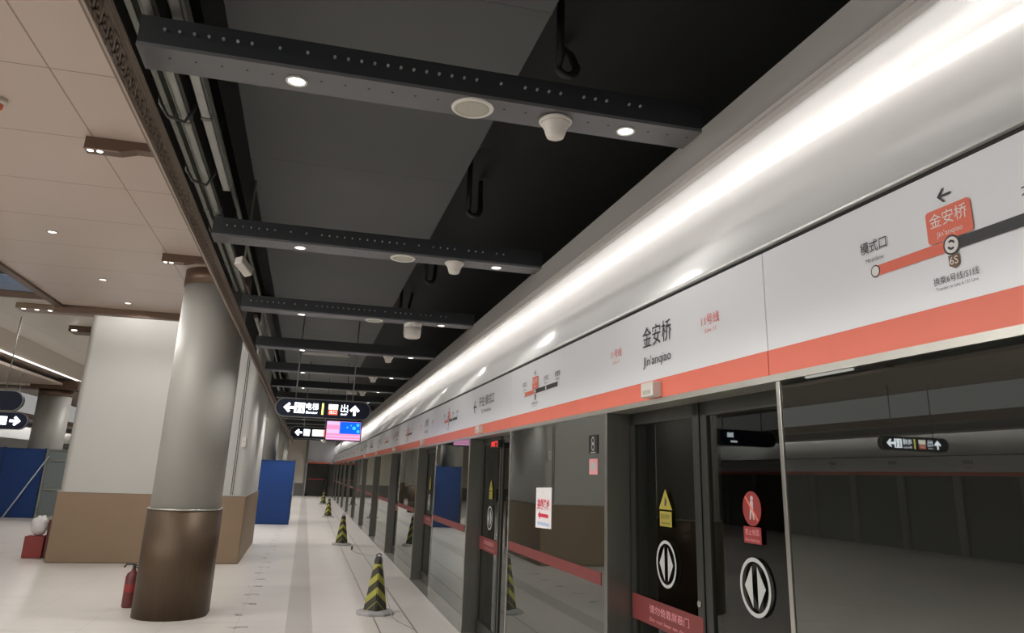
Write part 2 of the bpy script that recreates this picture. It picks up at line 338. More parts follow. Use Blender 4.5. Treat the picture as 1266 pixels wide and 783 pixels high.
# dark service zone over the platform: grey duct run
bm = B(); box(bm, -.83, 1.27, -3, YF - .4, 4.70, 5.1)
y = -2.2
while y < 40: box(bm, -.835, 1.275, y, y + .02, 4.6985, 5.1, mi=0); y += 3.18
tag(obj('air_duct', bm, 'duct', origin=(.2, 0, 4.7)), 'wide flat grey duct running along the dark ceiling above the beams', 'duct')

# ------------------------------------------------------------------ platform screen: fixed glass panels
U, V = (0, -1, 0), (0, 0, 1)        # reading direction and up on the platform-side faces
def glass_panel(k0):
    y0, y1 = P0 + PITCH * k0, P0 + PITCH * k0 + 2.52
    t = thing('glass_screen_panel', '', 'glass panel', (PX, (y0 + y1) / 2, .012))
    obj('glass_pane', box(B(), PX, PX + .014, y0 + .02, y1 - .03, .19, 2.185), 'glass', t)
    obj('kick_plate', box(B(), PX - .003, PX + .03, y0 + .02, y1 - .03, .012, .19), 'kick', t)
    obj('post', box(B(), PX - .004, DX + .03, y0 - .03, y0 + .02, .012, 2.185, .004), 'steel', t, label='brushed steel post at the doorway')
    obj('post', box(B(), PX + .016, PX + .05, y0 + .03, y0 + .12, .012, 2.185), 'dsteel', t, label='dark upright just behind the glass edge')
    obj('mullion', box(B(), PX - .006, DX + .03, y1 - .028, y1, .012, 2.185, .003), 'psteel', t)
    obj('top_rail', box(B(), PX + .016, PX + .05, y0 + .03, y1 - .04, 2.12, 2.185), 'dsteel', t)
    obj('floor_rail', box(B(), PX + .016, PX + .05, y0 + .03, y1 - .04, .012, .06), 'dsteel', t)
    return t
def red_band(t, y0, y1, x, z0, z1, words=True):
    b = obj('safety_band', box(B(), x - .004, x - .001, y0, y1, z0, z1), 'band', t)
    return b
gp = glass_panel(0)
red_band(gp, 4.96, 7.34, PX, 1.095, 1.172)
GP = [gp]
names = {}
near = glass_panel(-1); near['label'] = 'nearest large dark glass screen panel at the right edge, right of the double doors'; near['group'] = 'fixed glass screen panels'
gp['label'] = 'glass screen panel carrying the white poster, left of the nearest doors'; gp['group'] = 'fixed glass screen panels'
for k in range(1, 12):
    o = dup(gp, (0, PITCH * k, 0), '%s plain glass screen panel beyond the one with the poster' % ORD[k - 1])
# labels stuck on the pane with the poster (things stuck on another thing)
def sticker_plate(y0, y1, z0, z1, x=PX): return box(B(), x - .005, x - .001, y0, y1, z0, z1)
po = thing('poster', 'white paper poster with red characters and arrow taped on the glass panel', 'poster', (PX, 6.25, 1.36))
bm = B(); plate(bm, [(-.215, .155), (.215, .165), (.215, -.15), (-.215, -.165)], (PX - .002, 6.255, 1.515), U, V, .002); obj('sheet', bm, 'poster', po)
text('换乘路线', .088, (PX - .004, 6.255, 1.54), U, V, 'posterred', po, width=.34, bold=.03)
text('11', .022, (PX - .004, 6.255, 1.635), U, V, 'txt', po)
bm = B(); plate(bm, [(-.15, 0), (-.09, .035), (-.09, .014), (.14, .014), (.14, -.014), (-.09, -.014), (-.09, -.035)], (PX - .004, 6.255, 1.455), U, V, .0005); obj('arrow', bm, 'posterred', po)
bm = B(); plate(bm, [(-.16, .012), (.16, .012), (.16, -.012), (-.16, -.012)], (PX - .004, 6.255, 1.39), U, V, .0005); obj('footer', bm, 'posterblue', po)
t = thing('notice_label', 'small black label with white ring symbols high on the poster panel', 'sticker', (PX, 5.10, 1.92))
obj('label_face', sticker_plate(5.02, 5.19, 1.925, 2.05), 'black', t)
bm = B()
for z in (2.012, 1.972): ringplate(bm, .020, .028, (PX - .006, 5.105, z), U, V, .0004)
ringplate(bm, .006, .012, (PX - .006, 5.105, 1.992), U, V, .0004); box(bm, PX - .0065, PX - .006, 5.06, 5.15, 1.930, 1.936); obj('symbol', bm, 'stwhite', t)
t = thing('notice_label', 'small pink label with white square below the black label', 'sticker', (PX, 5.10, 1.78))
obj('label_face', sticker_plate(5.02, 5.18, 1.785, 1.89), 'pink', t)
bm = B(); box(bm, PX - .0065, PX - .006, 5.045, 5.155, 1.815, 1.865); obj('symbol', bm, 'stwhite', t)

# ------------------------------------------------------------------ sliding doors
def leaf(t, ya, yb, left):
    f = obj('door_leaf', box(box(box(box(B(), DX, DX + .04, ya + .003, ya + .075, .015, 2.185), DX, DX + .04, yb - .075, yb - .003, .015, 2.185), DX, DX + .04, ya, yb, 2.11, 2.185), DX, DX + .04, ya, yb, .015, .16), 'dsteel', t)
    obj('glass_pane', box(B(), DX + .012, DX + .026, ya + .07, yb - .07, .15, 2.12), 'dglass', f)
    c = (ya + yb) / 2 + (-.045 if left else -.03)
    c = 4.333 if left else 3.40
    # round door-opening symbol
    s = obj('door_symbol', ringplate(B(), .112, .130, (DX - .002, c, 1.293), U, V, 0, 40), 'stwhite', f)
    bm = B()
    for sg in (-1, 1): plate(bm, [(sg * .022, .092), (sg * .022, -.092), (sg * .088, 0)][::sg], (DX - .001, c, 1.293), U, V, .001)
    obj('arrow_heads', bm, 'stwhite', s)
    if left:
        w_ = obj('warning_sticker', plate(B(), [(-.088, -.055), (.088, -.055), (0, .062)], (DX - .001, 4.327, 1.65), U, V, .001), 'yellow', f)
        bm = B(); plate(bm, [(-.012, -.03), (.006, -.03), (.02, .0), (-.004, .025)], (DX - .0022, 4.327, 1.645), U, V, .0004); obj('pictogram', bm, 'txt', w_)
        w2 = obj('warning_plate', box(B(), DX - .002, DX, 4.25, 4.405, 1.50, 1.585), 'yellow', f)
        text('当心夹手', .032, (DX - .0022, 4.327, 1.555), U, V, 'txt', w2, width=.12)
        text('Watch hands', .02, (DX - .0022, 4.327, 1.52), U, V, 'txt', w2, width=.12)
        b = obj('safety_band', box(B(), DX - .002, DX, ya + .02, yb - .02, .93, 1.075), 'band', f)
        text('请勿倚靠屏蔽门', .05, (DX - .0024, (ya + yb) / 2 - .05, 1.02), U, V, 'pink', b, width=.5)
        text('Do not lean on door', .028, (DX - .0024, (ya + yb) / 2 - .05, .965), U, V, 'pink', b, width=.5)
    else:
        w_ = obj('no_leaning_sticker', plate(B(), circ(.080), (DX - .001, 3.394, 1.643), U, V, .001), 'stred', f)
        bm = B(); o_ = (DX - .0024, 3.394, 1.643)
        plate(bm, circ(.012, 12), (DX - .0024, 3.39, 1.69), U, V, .0003); plate(bm, [(-.012, .035), (.014, .033), (.012, -.005), (.022, -.05), (.01, -.05), (0, -.01), (-.012, -.05), (-.022, -.05), (-.012, 0)], o_, U, V, .0003)
        obj('pictogram', bm, 'stwhite', w_)
        obj('prohibition_bar', plate(B(), [(-.055, .05), (-.048, .057), (.055, -.05), (.048, -.057)], (DX - .0032, 3.394, 1.643), U, V, .0004), 'red', w_)
        w2 = obj('warning_plate', box(B(), DX - .002, DX, 3.325, 3.475, 1.485, 1.56), 'stred', f)
        text('禁止倚靠', .032, (DX - .0024, 3.40, 1.535), U, V, 'pink', w2, width=.12)
        text('No leaning', .02, (DX - .0024, 3.40, 1.502), U, V, 'pink', w2, width=.12)
    return f
def doors():
    t = thing('platform_door', '', 'sliding door', (DX, 3.885, .015), 'double sliding platform doors')
    a = leaf(t, 3.89, 4.845, True); b = leaf(t, 2.90, 3.88, False)
    obj('edge_seal', box(B(), DX - .006, DX + .03, 3.88, 3.89, .015, 2.185), 'black', t)
    lathe_ = cyl(B(), (DX - .012, 3.935, 1.14), (DX + .0, 3.935, 1.14), .016, 16); obj('key_lock', lathe_, 'psteel', a)
    return t
d0 = doors(); d0['label'] = 'nearest double sliding door with round arrow symbols, right of the wide steel post'
for k in range(1, 12):
    dup(d0, (0, PITCH * k, 0), '%s pair of sliding doors beyond the nearest pair' % ORD[k - 1] if k > 1 else 'pair of sliding doors with small red lit text at the top, beyond the poster panel')
t = thing('led_display', 'tiny red lit text display at top of the doorway beyond the poster', 'display', (DX, 8.55, 2.06))
obj('case', box(B(), DX - .05, DX - .01, 8.36, 8.74, 2.06, 2.14), 'black', t); text('关门', .06, (DX - .051, 8.55, 2.10), U, V, 'ledred', t, width=.3, bold=.03)

# ------------------------------------------------------------------ header panels above the doors
HX = PX - .004
def header(k, label):
    y1 = 2.94 + PITCH * k; y0 = y1 - PITCH
    t = thing('header_panel', label, 'header panel', (PX, (y0 + y1) / 2, 2.215), 'header panels over the platform doors')
    obj('panel_sheet', box(B(), PX, 2.05, y0 + .003, y1 - .003, 2.325, 2.775, .002), 'header', t)
    obj('red_band', box(B(), PX - .001, 2.05, y0 + .003, y1 - .003, 2.215, 2.325), 'red', t)
    return t
def route_map(t, yb, z, s, full):
    """the route strip: yb = y of this station's mark, s = scale"""
    X = HX
    def bar(ya, yb_, m, nm): obj(nm, box(B(), X - .0005, X, ya, yb_, z - .019 * s, z + .019 * s), m, t)
    bar(yb + .008, yb + .346 * s, 'red', 'route_bar'); bar(yb - (1.35 * s if full else .66 * s), yb - .008, 'mapgrey', 'route_bar')
    e = obj('station_mark', plate(B(), circ(.023 * s), (X - .0008, yb + .346 * s, z), U, V, .0005), 'txt', t); obj('mark_center', plate(B(), circ(.0185 * s), (X - .0014, yb + .346 * s, z), U, V, .0004), 'txtw', e)
    e = obj('transfer_mark', plate(B(), circ(.033 * s), (X - .0008, yb, z), U, V, .0005), 'txt', t); e2 = obj('mark_center', plate(B(), circ(.027 * s), (X - .0014, yb, z), U, V, .0004), 'txtw', e)
    bm = B()
    for a in (0.3, .3 + math.pi): ringplate(bm, .009 * s, .0165 * s, (X - .0022, yb, z), U, V, .0003, 10, a, a + 2.0)
    obj('transfer_arrows', bm, 'txt', e)
    bx = obj('station_box', plate(B(), rrect(.182 * s, .112 * s, .014 * s), (X - .0006, yb + .0, z + .078 * s), U, V, .0006), 'red', t)
    text('金安桥', .052 * s, (X - .0014, yb, z + .096 * s), U, V, 'txtw', bx, width=.150 * s); text("Jin'anqiao", .025 * s, (X - .0014, yb, z + .048 * s), U, V, 'txtw', bx, width=.105 * s)
    text('模式口', .050 * s, (X - .001, yb + .346 * s, z + .096 * s), U, V, 'txt', t, width=.135 * s); text('Moshikou', .022 * s, (X - .001, yb + .344 * s, z + .047 * s), U, V, 'txt', t, width=.09 * s)
    text('北辛安', .050 * s, (X - .001, yb - .335 * s, z + .085 * s), U, V, 'txt', t, width=.135 * s); text("Beixin'an", .022 * s, (X - .001, yb - .335 * s, z + .045 * s), U, V, 'txt', t, width=.09 * s)
    obj('station_mark', plate(B(), circ(.016 * s), (X - .0012, yb - .335 * s, z), U, V, .0005), 'txtw', t)
    text('新首钢', .050 * s, (X - .001, yb - .66 * s, z + .085 * s), U, V, 'txt', t, width=.135 * s); text('Xinshougang', .022 * s, (X - .001, yb - .66 * s, z + .045 * s), U, V, 'txt', t, width=.1 * s)
    tg = obj('line_tag', plate(B(), [(-.021 * s, -.033 * s), (.021 * s, -.033 * s), (.021 * s, -.066 * s), (0, -.078 * s), (-.021 * s, -.066 * s)][::-1], (X - .0006, yb - .002, z), U, V, .0006), 'tag', t)
    text('6S', .036 * s, (X - .0014, yb - .002, z - .051 * s), U, V, 'txtw', tg, width=.034 * s)
    text('换乘6号线/S1线', .028 * s, (X - .001, yb + .0, z - .105 * s), U, V, 'txt', t, width=.178 * s); text('Transfer to Line 6 / S1 Line', .0145 * s, (X - .001, yb, z - .13 * s), U, V, 'txt', t, width=.165 * s)
    arrow(t, yb + .005, z + .172 * s, .028 * s)
def arrow(t, y, z, r):
    bm = B(); k = r * .26
    plate(bm, [(-r, 0), (-r + k * 1.2, k), (-r + k * .9, -0), (-r + k * 1.2, -k)], (HX - .001, y, z), U, V, .0005)
    box(bm, HX - .0014, HX - .001, y - r, y + r * .9, z - k * .5, z + k * .5)
    for sg in (-1, 1): plate(bm, [(-r, 0), (-r + k * 1.3, 0), (0 + k * .6, sg * r * .85), (-k * .7, sg * r * .85)][::sg], (HX - .001, y, z), U, V, .0005)
    obj('arrow', bm, 'txt', t)
ha = header(0, 'nearest white header panel with the large route map and red station box'); route_map(ha, 1.882, 2.510, 1.0, True)
hb = header(1, "white header panel with the large dark Jin'anqiao lettering over the nearest doors")
text('金安桥', .135, (HX, 4.062, 2.588), U, V, 'txt', hb, width=.385); text("Jin'anqiao", .078, (HX, 4.065, 2.447), U, V, 'txt', hb, width=.375)
for y in (3.428, 4.678): text('11号线', .060, (HX, y, 2.562), U, V, 'txtred', hb, width=.182); text('Line 11', .030, (HX, y, 2.508), U, V, 'txtred', hb, width=.11)
route_map(hb, 6.58, 2.495, .98, False)
hc = header(2, 'white header panel with a dark arrow lettered towards Moshikou, beyond the poster panel')
arrow(hc, 9.15, 2.55, .085); text('开往 模式口', .125, (HX, 8.55, 2.585), U, V, 'txt', hc, width=.75); text('To Moshikou', .06, (HX, 8.55, 2.475), U, V, 'txt', hc, width=.5)
route_map(hc, 10.95, 2.495, .98, False)
hd = header(3, 'second lettered header panel beyond the arrow panel, far along the platform')
for k in range(3, 13):
    src = hb if k % 2 else hc; o = dup(src, (0, PITCH * (k - (1 if k % 2 else 2)), 0), '%s header panel beyond the one with the dark arrow' % ORD[k - 3])
for c in list(hd.children): bpy.data.objects.remove(c)
bpy.data.objects.remove(hd)
# little white boxes on the red band over each doorway
bm = B(); box(bm, PX - .06, PX, 4.01, 4.17, 2.222, 2.305, .006); ib = thing('indicator_box', 'small white box on the red band over the nearest doors', 'indicator box', (PX, 4.09, 2.262), 'white boxes on the red band'); obj('case', bm, 'white', ib)
obj('lens', box(B(), PX - .062, PX - .059, 4.04, 4.14, 2.235, 2.26), 'mesh', ib)
for k in range(1, 6): dup(ib, (0, PITCH * k + .15, 0), 'small white box on the red band over the %s doorway' % ORD[k])

# ------------------------------------------------------------------ beams with their lamps, speakers and detectors
BY = [3.60 + 3.18 * k for k in range(17)]
BZ = 3.70
def beam(y, i):
    t = thing('ceiling_beam', ('nearest thick dark steel beam, with two bright lamps' if i == 0 else '%s dark steel beam from the camera across the platform' % ORD[i]), 'beam', (.5, y + .12, BZ), 'dark steel beams across the platform')
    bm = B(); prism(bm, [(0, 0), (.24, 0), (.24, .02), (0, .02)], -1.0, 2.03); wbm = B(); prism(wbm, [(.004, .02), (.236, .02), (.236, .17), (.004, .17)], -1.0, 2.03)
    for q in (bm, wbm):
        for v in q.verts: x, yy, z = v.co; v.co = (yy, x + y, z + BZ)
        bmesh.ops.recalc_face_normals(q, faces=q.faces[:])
    obj('web', wbm, 'web', t)  # coloured darker than the flange to carry the shade on the beam's front
    if i < 3:
        x = -.86
        while x < 2.0:
            c = [bm.verts.new((x + .0075 * math.cos(a * math.pi / 4), y + .09 + .0075 * math.sin(a * math.pi / 4), BZ - .0008)) for a in range(8)]; f = bm.faces.new(c[::-1]); f.material_index = 1; x += .123
    b = obj('flange', bm, ['beam', 'black'], t)
    if i < 3:
        proto = None; x = -.95
        for n in range(38):
            x += .068
            if n in (7, 9, 11, 24, 26, 31, 35): continue
            if proto is None: proto = obj('bolt', cyl(B(), (x, y - .012, BZ + .10), (x, y + .002, BZ + .10), .0075, 8), 'bolt', t); x0 = x
            else: q = proto.copy(); COL.objects.link(q); q.location = (x - x0, 0, 0)
    return t
beams = [beam(y, i) for i, y in enumerate(BY)]
def spot(parent, loc, watt, ang, rad=.045, col=(1, .975, .945), blend=.6):
    l = bpy.data.lights.new('lamp', 'SPOT'); l.energy = watt; l.spot_size = math.radians(ang); l.spot_blend = blend; l.shadow_soft_size = rad; l.color = col
    o = bpy.data.objects.new('lamp', l); COL.objects.link(o); o.parent = parent; o.location = Vector(loc) - wloc(parent); return o
def downlight(x, y, z, label, watt, ang=110, r=.055, lens='down_led', group='downlights in the beams', ring='ring'):
    t = thing('downlight', label, 'downlight', (x, y, z), group)
    obj('trim_ring', lathe(B(), [(r * .74, .0), (r * .8, -.008), (r, -.008), (r * 1.02, 0), (r * .74, .0)], (x, y, z - .001), 28), ring, t)
    obj('lens', lathe(B(), [(.001, -.004), (r * .5, -.0045), (r * .78, -.002), (r * .78, .0)], (x, y, z - .001), 24), lens, t)
    if watt: spot(t, (x, y, z - .03), watt, ang, .045 if z < 4 else .16, blend=.6 if z < 4 else .25)
    return t
for i, y in enumerate(BY):
    yc = y + .12
    for x, s in ((-.247, 'left'), (1.596, 'right')):
        lb = ('bright round downlight at the %s of the nearest beam' % s) if i == 0 else 'round downlight at the %s of the %s beam from the camera' % (s, ORD[i])
        downlight(x, yc, BZ, lb, E_DOWN * (.14 if s == 'right' else (1.8 if i > 4 else 1)), lens='down_led')
SPK = None
for i, y in enumerate(BY[:5]):
    yc = y + .12; r = .112
    if i == 0:
        SPK = thing('ceiling_speaker', 'large round cream speaker grille in the nearest beam', 'speaker', (.69, yc, BZ), 'round speakers in the beams')
        obj('rim', lathe(B(), [(r * .84, -.001), (r * .86, -.012), (r * .97, -.014), (r * 1.05, -.006), (r * 1.06, .0)], (.69, yc, BZ - .001), 40), 'ring', SPK)
        obj('grille', lathe(B(), [(.001, -.012), (r * .6, -.0115), (r * .86, -.008), (r * .86, 0)], (.69, yc, BZ - .001), 32), 'mesh', SPK)
    elif i in (1, 2): dup(SPK, (0, 3.18 * i, 0), 'round speaker in the %s beam from the camera' % ORD[i])
# smoke detectors hanging under the beams
def detector(x, y, label, prof):
    t = thing('smoke_detector', label, 'detector', (x, y, BZ), 'white detectors under the beams')
    obj('base', lathe(B(), prof[0], (x, y, BZ - .001), 32), 'white', t); obj('head', lathe(B(), prof[1], (x, y, BZ - .001), 32), 'white', t); return t
bell = ([(.085, 0), (.095, -.006), (.094, -.016), (.088, -.024), (.001, -.026)], [(.088, -.022), (.078, -.034), (.064, -.058), (.056, -.088), (.048, -.108), (.036, -.114), (.001, -.116)])
D1 = detector(1.17, BY[0] + .12, 'bell-shaped white smoke detector under the nearest beam', bell)
dup(D1, (.01, 3.15, 0), 'bell-shaped white smoke detector under the second beam')
for i in (3, 4, 5): dup(D1, (.04, 3.18 * i, 0), 'small white smoke detector under the %s beam from the camera' % ORD[i])
t = thing('wireless_unit', 'boxy white cup-shaped unit hanging under the third beam', 'wireless unit', (1.21, BY[2] + .12, BZ))
obj('base', lathe(B(), [(.118, 0), (.122, -.02), (.12, -.05), (.118, -.06), (.001, -.06)], (1.21, BY[2] + .12, BZ - .001), 32), 'ring', t)
obj('cup', lathe(B(), [(.118, -.058), (.116, -.15), (.108, -.19), (.085, -.205), (.001, -.21)], (1.21, BY[2] + .12, BZ - .001), 32), 'white', t)
# air grille in the fourth beam
t = thing('air_grille', 'long white slotted air grille beside the fourth beam', 'grille', (.15, BY[3] + .33, BZ - .02))
gy0, gy1 = BY[3] + .24, BY[3] + .42
bm = B(); 
for a in ((-.25, .55, gy0, gy0 + .02), (-.25, .55, gy1 - .02, gy1), (-.25, -.22, gy0, gy1), (.52, .55, gy0, gy1)): box(bm, *a, BZ - .03, BZ + .02)
obj('frame', bm, 'ventg', t); bm = B()
for k in range(24): box(bm, -.215 + k * .031, -.203 + k * .031, gy0 + .02, gy1 - .02, BZ - .024, BZ + .0)
obj('slat', bm, 'ventg', t); obj('backing', box(B(), -.22, .52, gy0 + .02, gy1 - .02, BZ + .001, BZ + .015), 'black', t)
# white emergency lamp box below a farther beam
t = thing('lamp_box', 'white rectangular box under a beam just before the direction sign', 'box', (1.02, BY[5] + .12, 3.70))
obj('case', box(B(),   .82, 1.07, BY[5] + .04, BY[5] + .20, 3.61, 3.70, .015), 'white', t); obj('lens', box(B(), .85, 1.04, BY[5] + .035, BY[5] + .042, 3.625, 3.66), 'ring', t)

# ------------------------------------------------------------------ services left of the duct
def run(name, label, cat, bm, m, org): return tag(obj(name, bm, m, origin=org), label, cat)
def tray(x, z, w, hgt, y0, y1, m, label):
    t = thing('cable_tray', label, 'cable tray', (x, y0, z))
    bm = B(); box(bm, x - w / 2, x + w / 2, y0, y1, z, z + .004); box(bm, x - w / 2, x - w / 2 + .004, y0, y1, z, z + hgt); box(bm, x + w / 2 - .004, x + w / 2, y0, y1, z, z + hgt); obj('channel', bm, m, t)
    y = y0 + 1.2; c = None
    while y < y1 - .3:
        if c is None: c = obj('coupling', box(B(), x - w / 2 - .004, x + w / 2 + .004, y, y + .04, z - .006, z + hgt + .006), 'pipe', t); yc = y
        else: q = c.copy(); COL.objects.link(q); q.location = (0, y - yc, 0)
        y += 1.9
    return t
tray(-1.075, 3.93, .04, .05, -2, 10.1, 'pipe', 'narrow metal cable tray nearest the bronze fascia in the dark ceiling')
tray(-.975, 3.90, .05, .05, -2, 10.2, 'tray', 'metal cable tray second from the bronze fascia')
tray(-.862, 3.95, .06, .05, -2, 6.3, 'traylt', 'bright metal cable tray ending short, left of the wide grey duct')
tag(obj('conduit', tube(B(), [(-1.025, -2, 3.96), (-1.025, 10.2, 3.96)], .016, 10), 'pipe', origin=(-1.025, 5, 3.96)), 'round painted conduit between the two trays by the fascia', 'pipe')
tag(obj('conduit', tube(B(), [(-.90, 3.8, 4.2), (-.90, 44, 4.2)], .022, 10), 'pipe', origin=(-.90, 5, 4.2)), 'long conduit running above the bright short cable tray', 'pipe')
tag(obj('conduit', tube(B(), [(-.93, 11.6, 3.902), (-.93, 44, 3.902)], .03, 10), 'tray', origin=(-.93, 14, 3.902)), 'pale conduit beyond the round column in the dark ceiling', 'pipe')
for i, y in enumerate((4.75, 5.9, 7.45)):
    bm = B(); tube(bm, [(-1.15, y, 4.35), (-1.12, y + .02, 3.95), (-1.07, y + .05, 3.88), (-.97, y + .06, 3.86), (-.92, y + .05, 3.95), (-.915, y, 4.40)], .012)
    tag(obj('cable', bm, 'pipeb', origin=(-1.0, y, 3.9)), 'dark cable looped under the trays, %s from the camera' % ORD[i], 'cable')
t = thing('loudspeaker', 'pale boxy loudspeaker tilted in the services beyond the second beam', 'loudspeaker', (-.82, 8.0, 3.86))
bm = B(); box(bm, -.045, .045, -.11, .11, -.05, .05, .015); bmesh.ops.rotate(bm, verts=bm.verts, matrix=Matrix.Rotation(-.5, 3, 'X') @ Matrix.Rotation(-.5, 3, 'Z'))
for v in bm.verts: v.co += Vector((-.82, 8.0, 3.745))
obj('case', bm, 'white', t); obj('bracket', tube(B(), [(-.82, 8.0, 3.78), (-.82, 8.02, 4.6), (-.80, 8.03, 5.32)], .012), 'pipe', t)
# hoses and frames in the black recess right of the duct
for i, y in enumerate((4.5, 7.7, 10.9, 14.1)):
    bm = B(); p = [(1.44, y, 5.28), (1.44, y, 4.75), (1.45, y + .02, 4.62)]
    for k in range(9): a = math.pi * (k / 8); p.append((1.52 - .07 * math.cos(a), y + .08, 4.58 - .07 * math.sin(a)))
    p += [(1.64, y + .35, 4.85), (1.75, y + .9, 5.25)]
    tube(bm, p, .03); tag(obj('hose', bm, 'pipeb', origin=(1.45, y, 4.5)), 'dark hose looping down right of the duct, %s from the camera' % ORD[i], 'hose', 'hoses in the black recess')
t = thing('pipe_frame', 'thin metal frame in the black recess above the nearest beam', 'frame', (1.6, 3.3, 4.9))
obj('crossbar', box(box(B(), 1.42, 1.86, 3.25, 3.27, 5.0, 5.02), 1.42, 1.86, 3.36, 3.38, 5.0, 5.02), 'tray', t); obj('upright', box(B(), 1.42, 1.44, 3.25, 3.27, 4.3, 5.3), 'tray', t)

# ------------------------------------------------------------------ lamps and brackets of the beige ceiling
for i, y in enumerate((9.36, 11.7, 13.35)): downlight(-3.08, y, 4.28, '%s small recessed downlight in the beige ceiling panel' % ('nearest', 'middle', 'farthest')[i], E_SOFF, 172, .06, 'soft_led', 'downlights in the beige ceiling', 'brownlt')
for i, y in enumerate((7.0, 4.65, 2.3, 0.0)): downlight(-3.08, y, 4.28, 'recessed downlight in the beige ceiling overhead, outside the view', E_SOFF, 172, .06, 'soft_led', 'overhead downlights in the beige ceiling', 'brownlt')
for i, (x, y) in enumerate(((-2.6, 24), (-6.0, 24), (-2.6, 31), (-6.0, 31), (-2.6, 40), (-2.6, 49))):  # unseen downlights added to brighten the far floor and hoarding
    downlight(x, y, 5.05, 'added recessed downlight in the raised ceiling behind the wide block, out of view', 300, 160, .07, 'soft_led', 'added downlights hidden behind the wide block', 'brownlt')
def wing(y, label):
    t = thing('wing_bracket', label, 'light bracket', (-1.55, y, 4.28), 'bronze brackets on the beige ceiling')
    bm = B(); plate(bm, [(-1.98, 4.28), (-1.98, 4.175), (-1.72, 4.175), (-1.60, 4.21), (-1.10, 4.21), (-1.10, 4.28)], (0, y + .06, 0), (1, 0, 0), (0, 0, 1), .12)
    obj('body', bm, 'brown', t)
    for k, dx in enumerate((0, .07)): obj('lens', lathe(B(), [(.001, -.003), (.02, -.003), (.024, 0)], (-1.94 + dx, y - .02, 4.174), 16), 'soft_led', t)
    obj('edge_strip', box(B(), -1.985, -1.72, y - .063, y - .056, 4.172, 4.18), 'brownlt', t)
    return t
wb = wing(6.36, 'nearest dark bronze wing bracket on the beige ceiling'); dup(wb, (0, 3.54, 0), 'bronze wing bracket right above the round column')

t = thing('fire_alarm', 'round white and red alarm on the beige ceiling at the left edge', 'alarm', (-2.45, 5.8, 4.28))
obj('base', lathe(B(), [(.001, -.045), (.06, -.045), (.068, -.03), (.07, 0)], (-2.45, 5.8, 4.28), 28), 'white', t); obj('red_dome', lathe(B(), [(.001, -.10), (.03, -.095), (.048, -.075), (.052, -.045)], (-2.45, 5.8, 4.28), 24), 'red', t)

# ------------------------------------------------------------------ columns and clad block
def column(x, y, zt, label, r=.43, n=64):
    t = thing('column', label, 'column', (x, y, 0), 'round columns of the platform')
    def stad(bm, r, z0, z1, rr=.0):
        L = .12; pts = []
        for k in range(n):
            a = 2 * math.pi * k / n; px, py = r * math.cos(a), r * math.sin(a); pts.append((x + px, y + py + (L if py > 1e-6 else -L)))
        a_ = [bm.verts.new((p[0], p[1], z0)) for p in pts]; b_ = [bm.verts.new((p[0], p[1], z1)) for p in pts]
        for k in range(n): bm.faces.new((a_[k], a_[(k + 1) % n], b_[(k + 1) % n], b_[k])).smooth = True
        bm.faces.new(a_[::-1]); bm.faces.new(b_); return bm
    obj('base_cladding', stad(B(), r, 0, 1.225), 'bbase', t); obj('base_rim', stad(B(), r + .004, 1.225, 1.24), 'lip', t)
    obj('shaft', stad(B(), r - .028, 1.24, zt - .21), 'silver', t); obj('collar', stad(B(), r - .012, zt - .21, zt), 'brown', t)
    return t
column(-1.41, 10.87, 4.28, 'nearest tall round column with bronze base and silver shaft')
column(-8.75, 30.2, 4.15, 'distant round column rising behind the blue hoarding and grey gate', .52)
for i, y in enumerate((29.0, 37.5, 46.0)): column(-1.43, y, 5.05, ('distant silver column behind the blue hoarding', 'second distant silver column behind the blue hoarding', 'farthest silver column by the end wall')[i])
t = thing('column_beam', 'brown capital beam resting over the distant left column', 'beam', (-8.75, 30.2, 4.15))
obj('soffit', box(B(), -11.5, -7.9, 29.5, 30.38, 4.15, 4.46), 'brown', t); obj('pale_side', box(B(), -11.2, -9.4, 29.47, 29.5, 4.2, 4.42), 'beige_hi', t)
t = thing('clad_block', 'wide rectangular silver block with bronze base behind the round column', 'wall block', (-2.67, 18.2, 0))
bx0, bx1, by0, by1 = -4.33, -1.035, 16.1, 20.4
obj('base_cladding', box(B(), bx0, bx1, by0, by1, 0, 1.215, .02), 'bbase_lt', t); obj('base_rim', box(B(), bx0 - .003, bx1 + .003, by0 - .003, by1 + .003, 1.215, 1.23), 'lip', t)
bm = B(); box(bm, bx0 + .02, bx1 - .02, by0 + .02, by1 - .02, 1.23, 5.04); 
es = [e for e in bm.edges if abs(e.verts[0].co.z - e.verts[1].co.z) > 1]; bmesh.ops.bevel(bm, geom=es, offset=.12, segments=6, affect='EDGES', profile=.5)
for f in bm.faces: f.smooth = False
obj('wall_cladding', bm, 'silver_lt', t)
bm = B()
for dx in (0, .035): box(bm, -1.335 + dx, -1.323 + dx, by0 + .012, by0 + .022, 1.24, 4.2)
obj('vertical_joint', bm, 'txt', t)
t = thing('call_box', 'small pale box fixed on the silver block beside the column edge', 'box', (-1.20, 16.1, 2.2))
obj('case', box(B(), -1.24, -1.17, by0 - .03, by0 + .02, 2.13, 2.32, .008), 'white', t); obj('button', cyl(B(), (-1.205, by0 - .036, 2.24), (-1.205, by0 - .028, 2.24), .015, 12), 'lip', t)
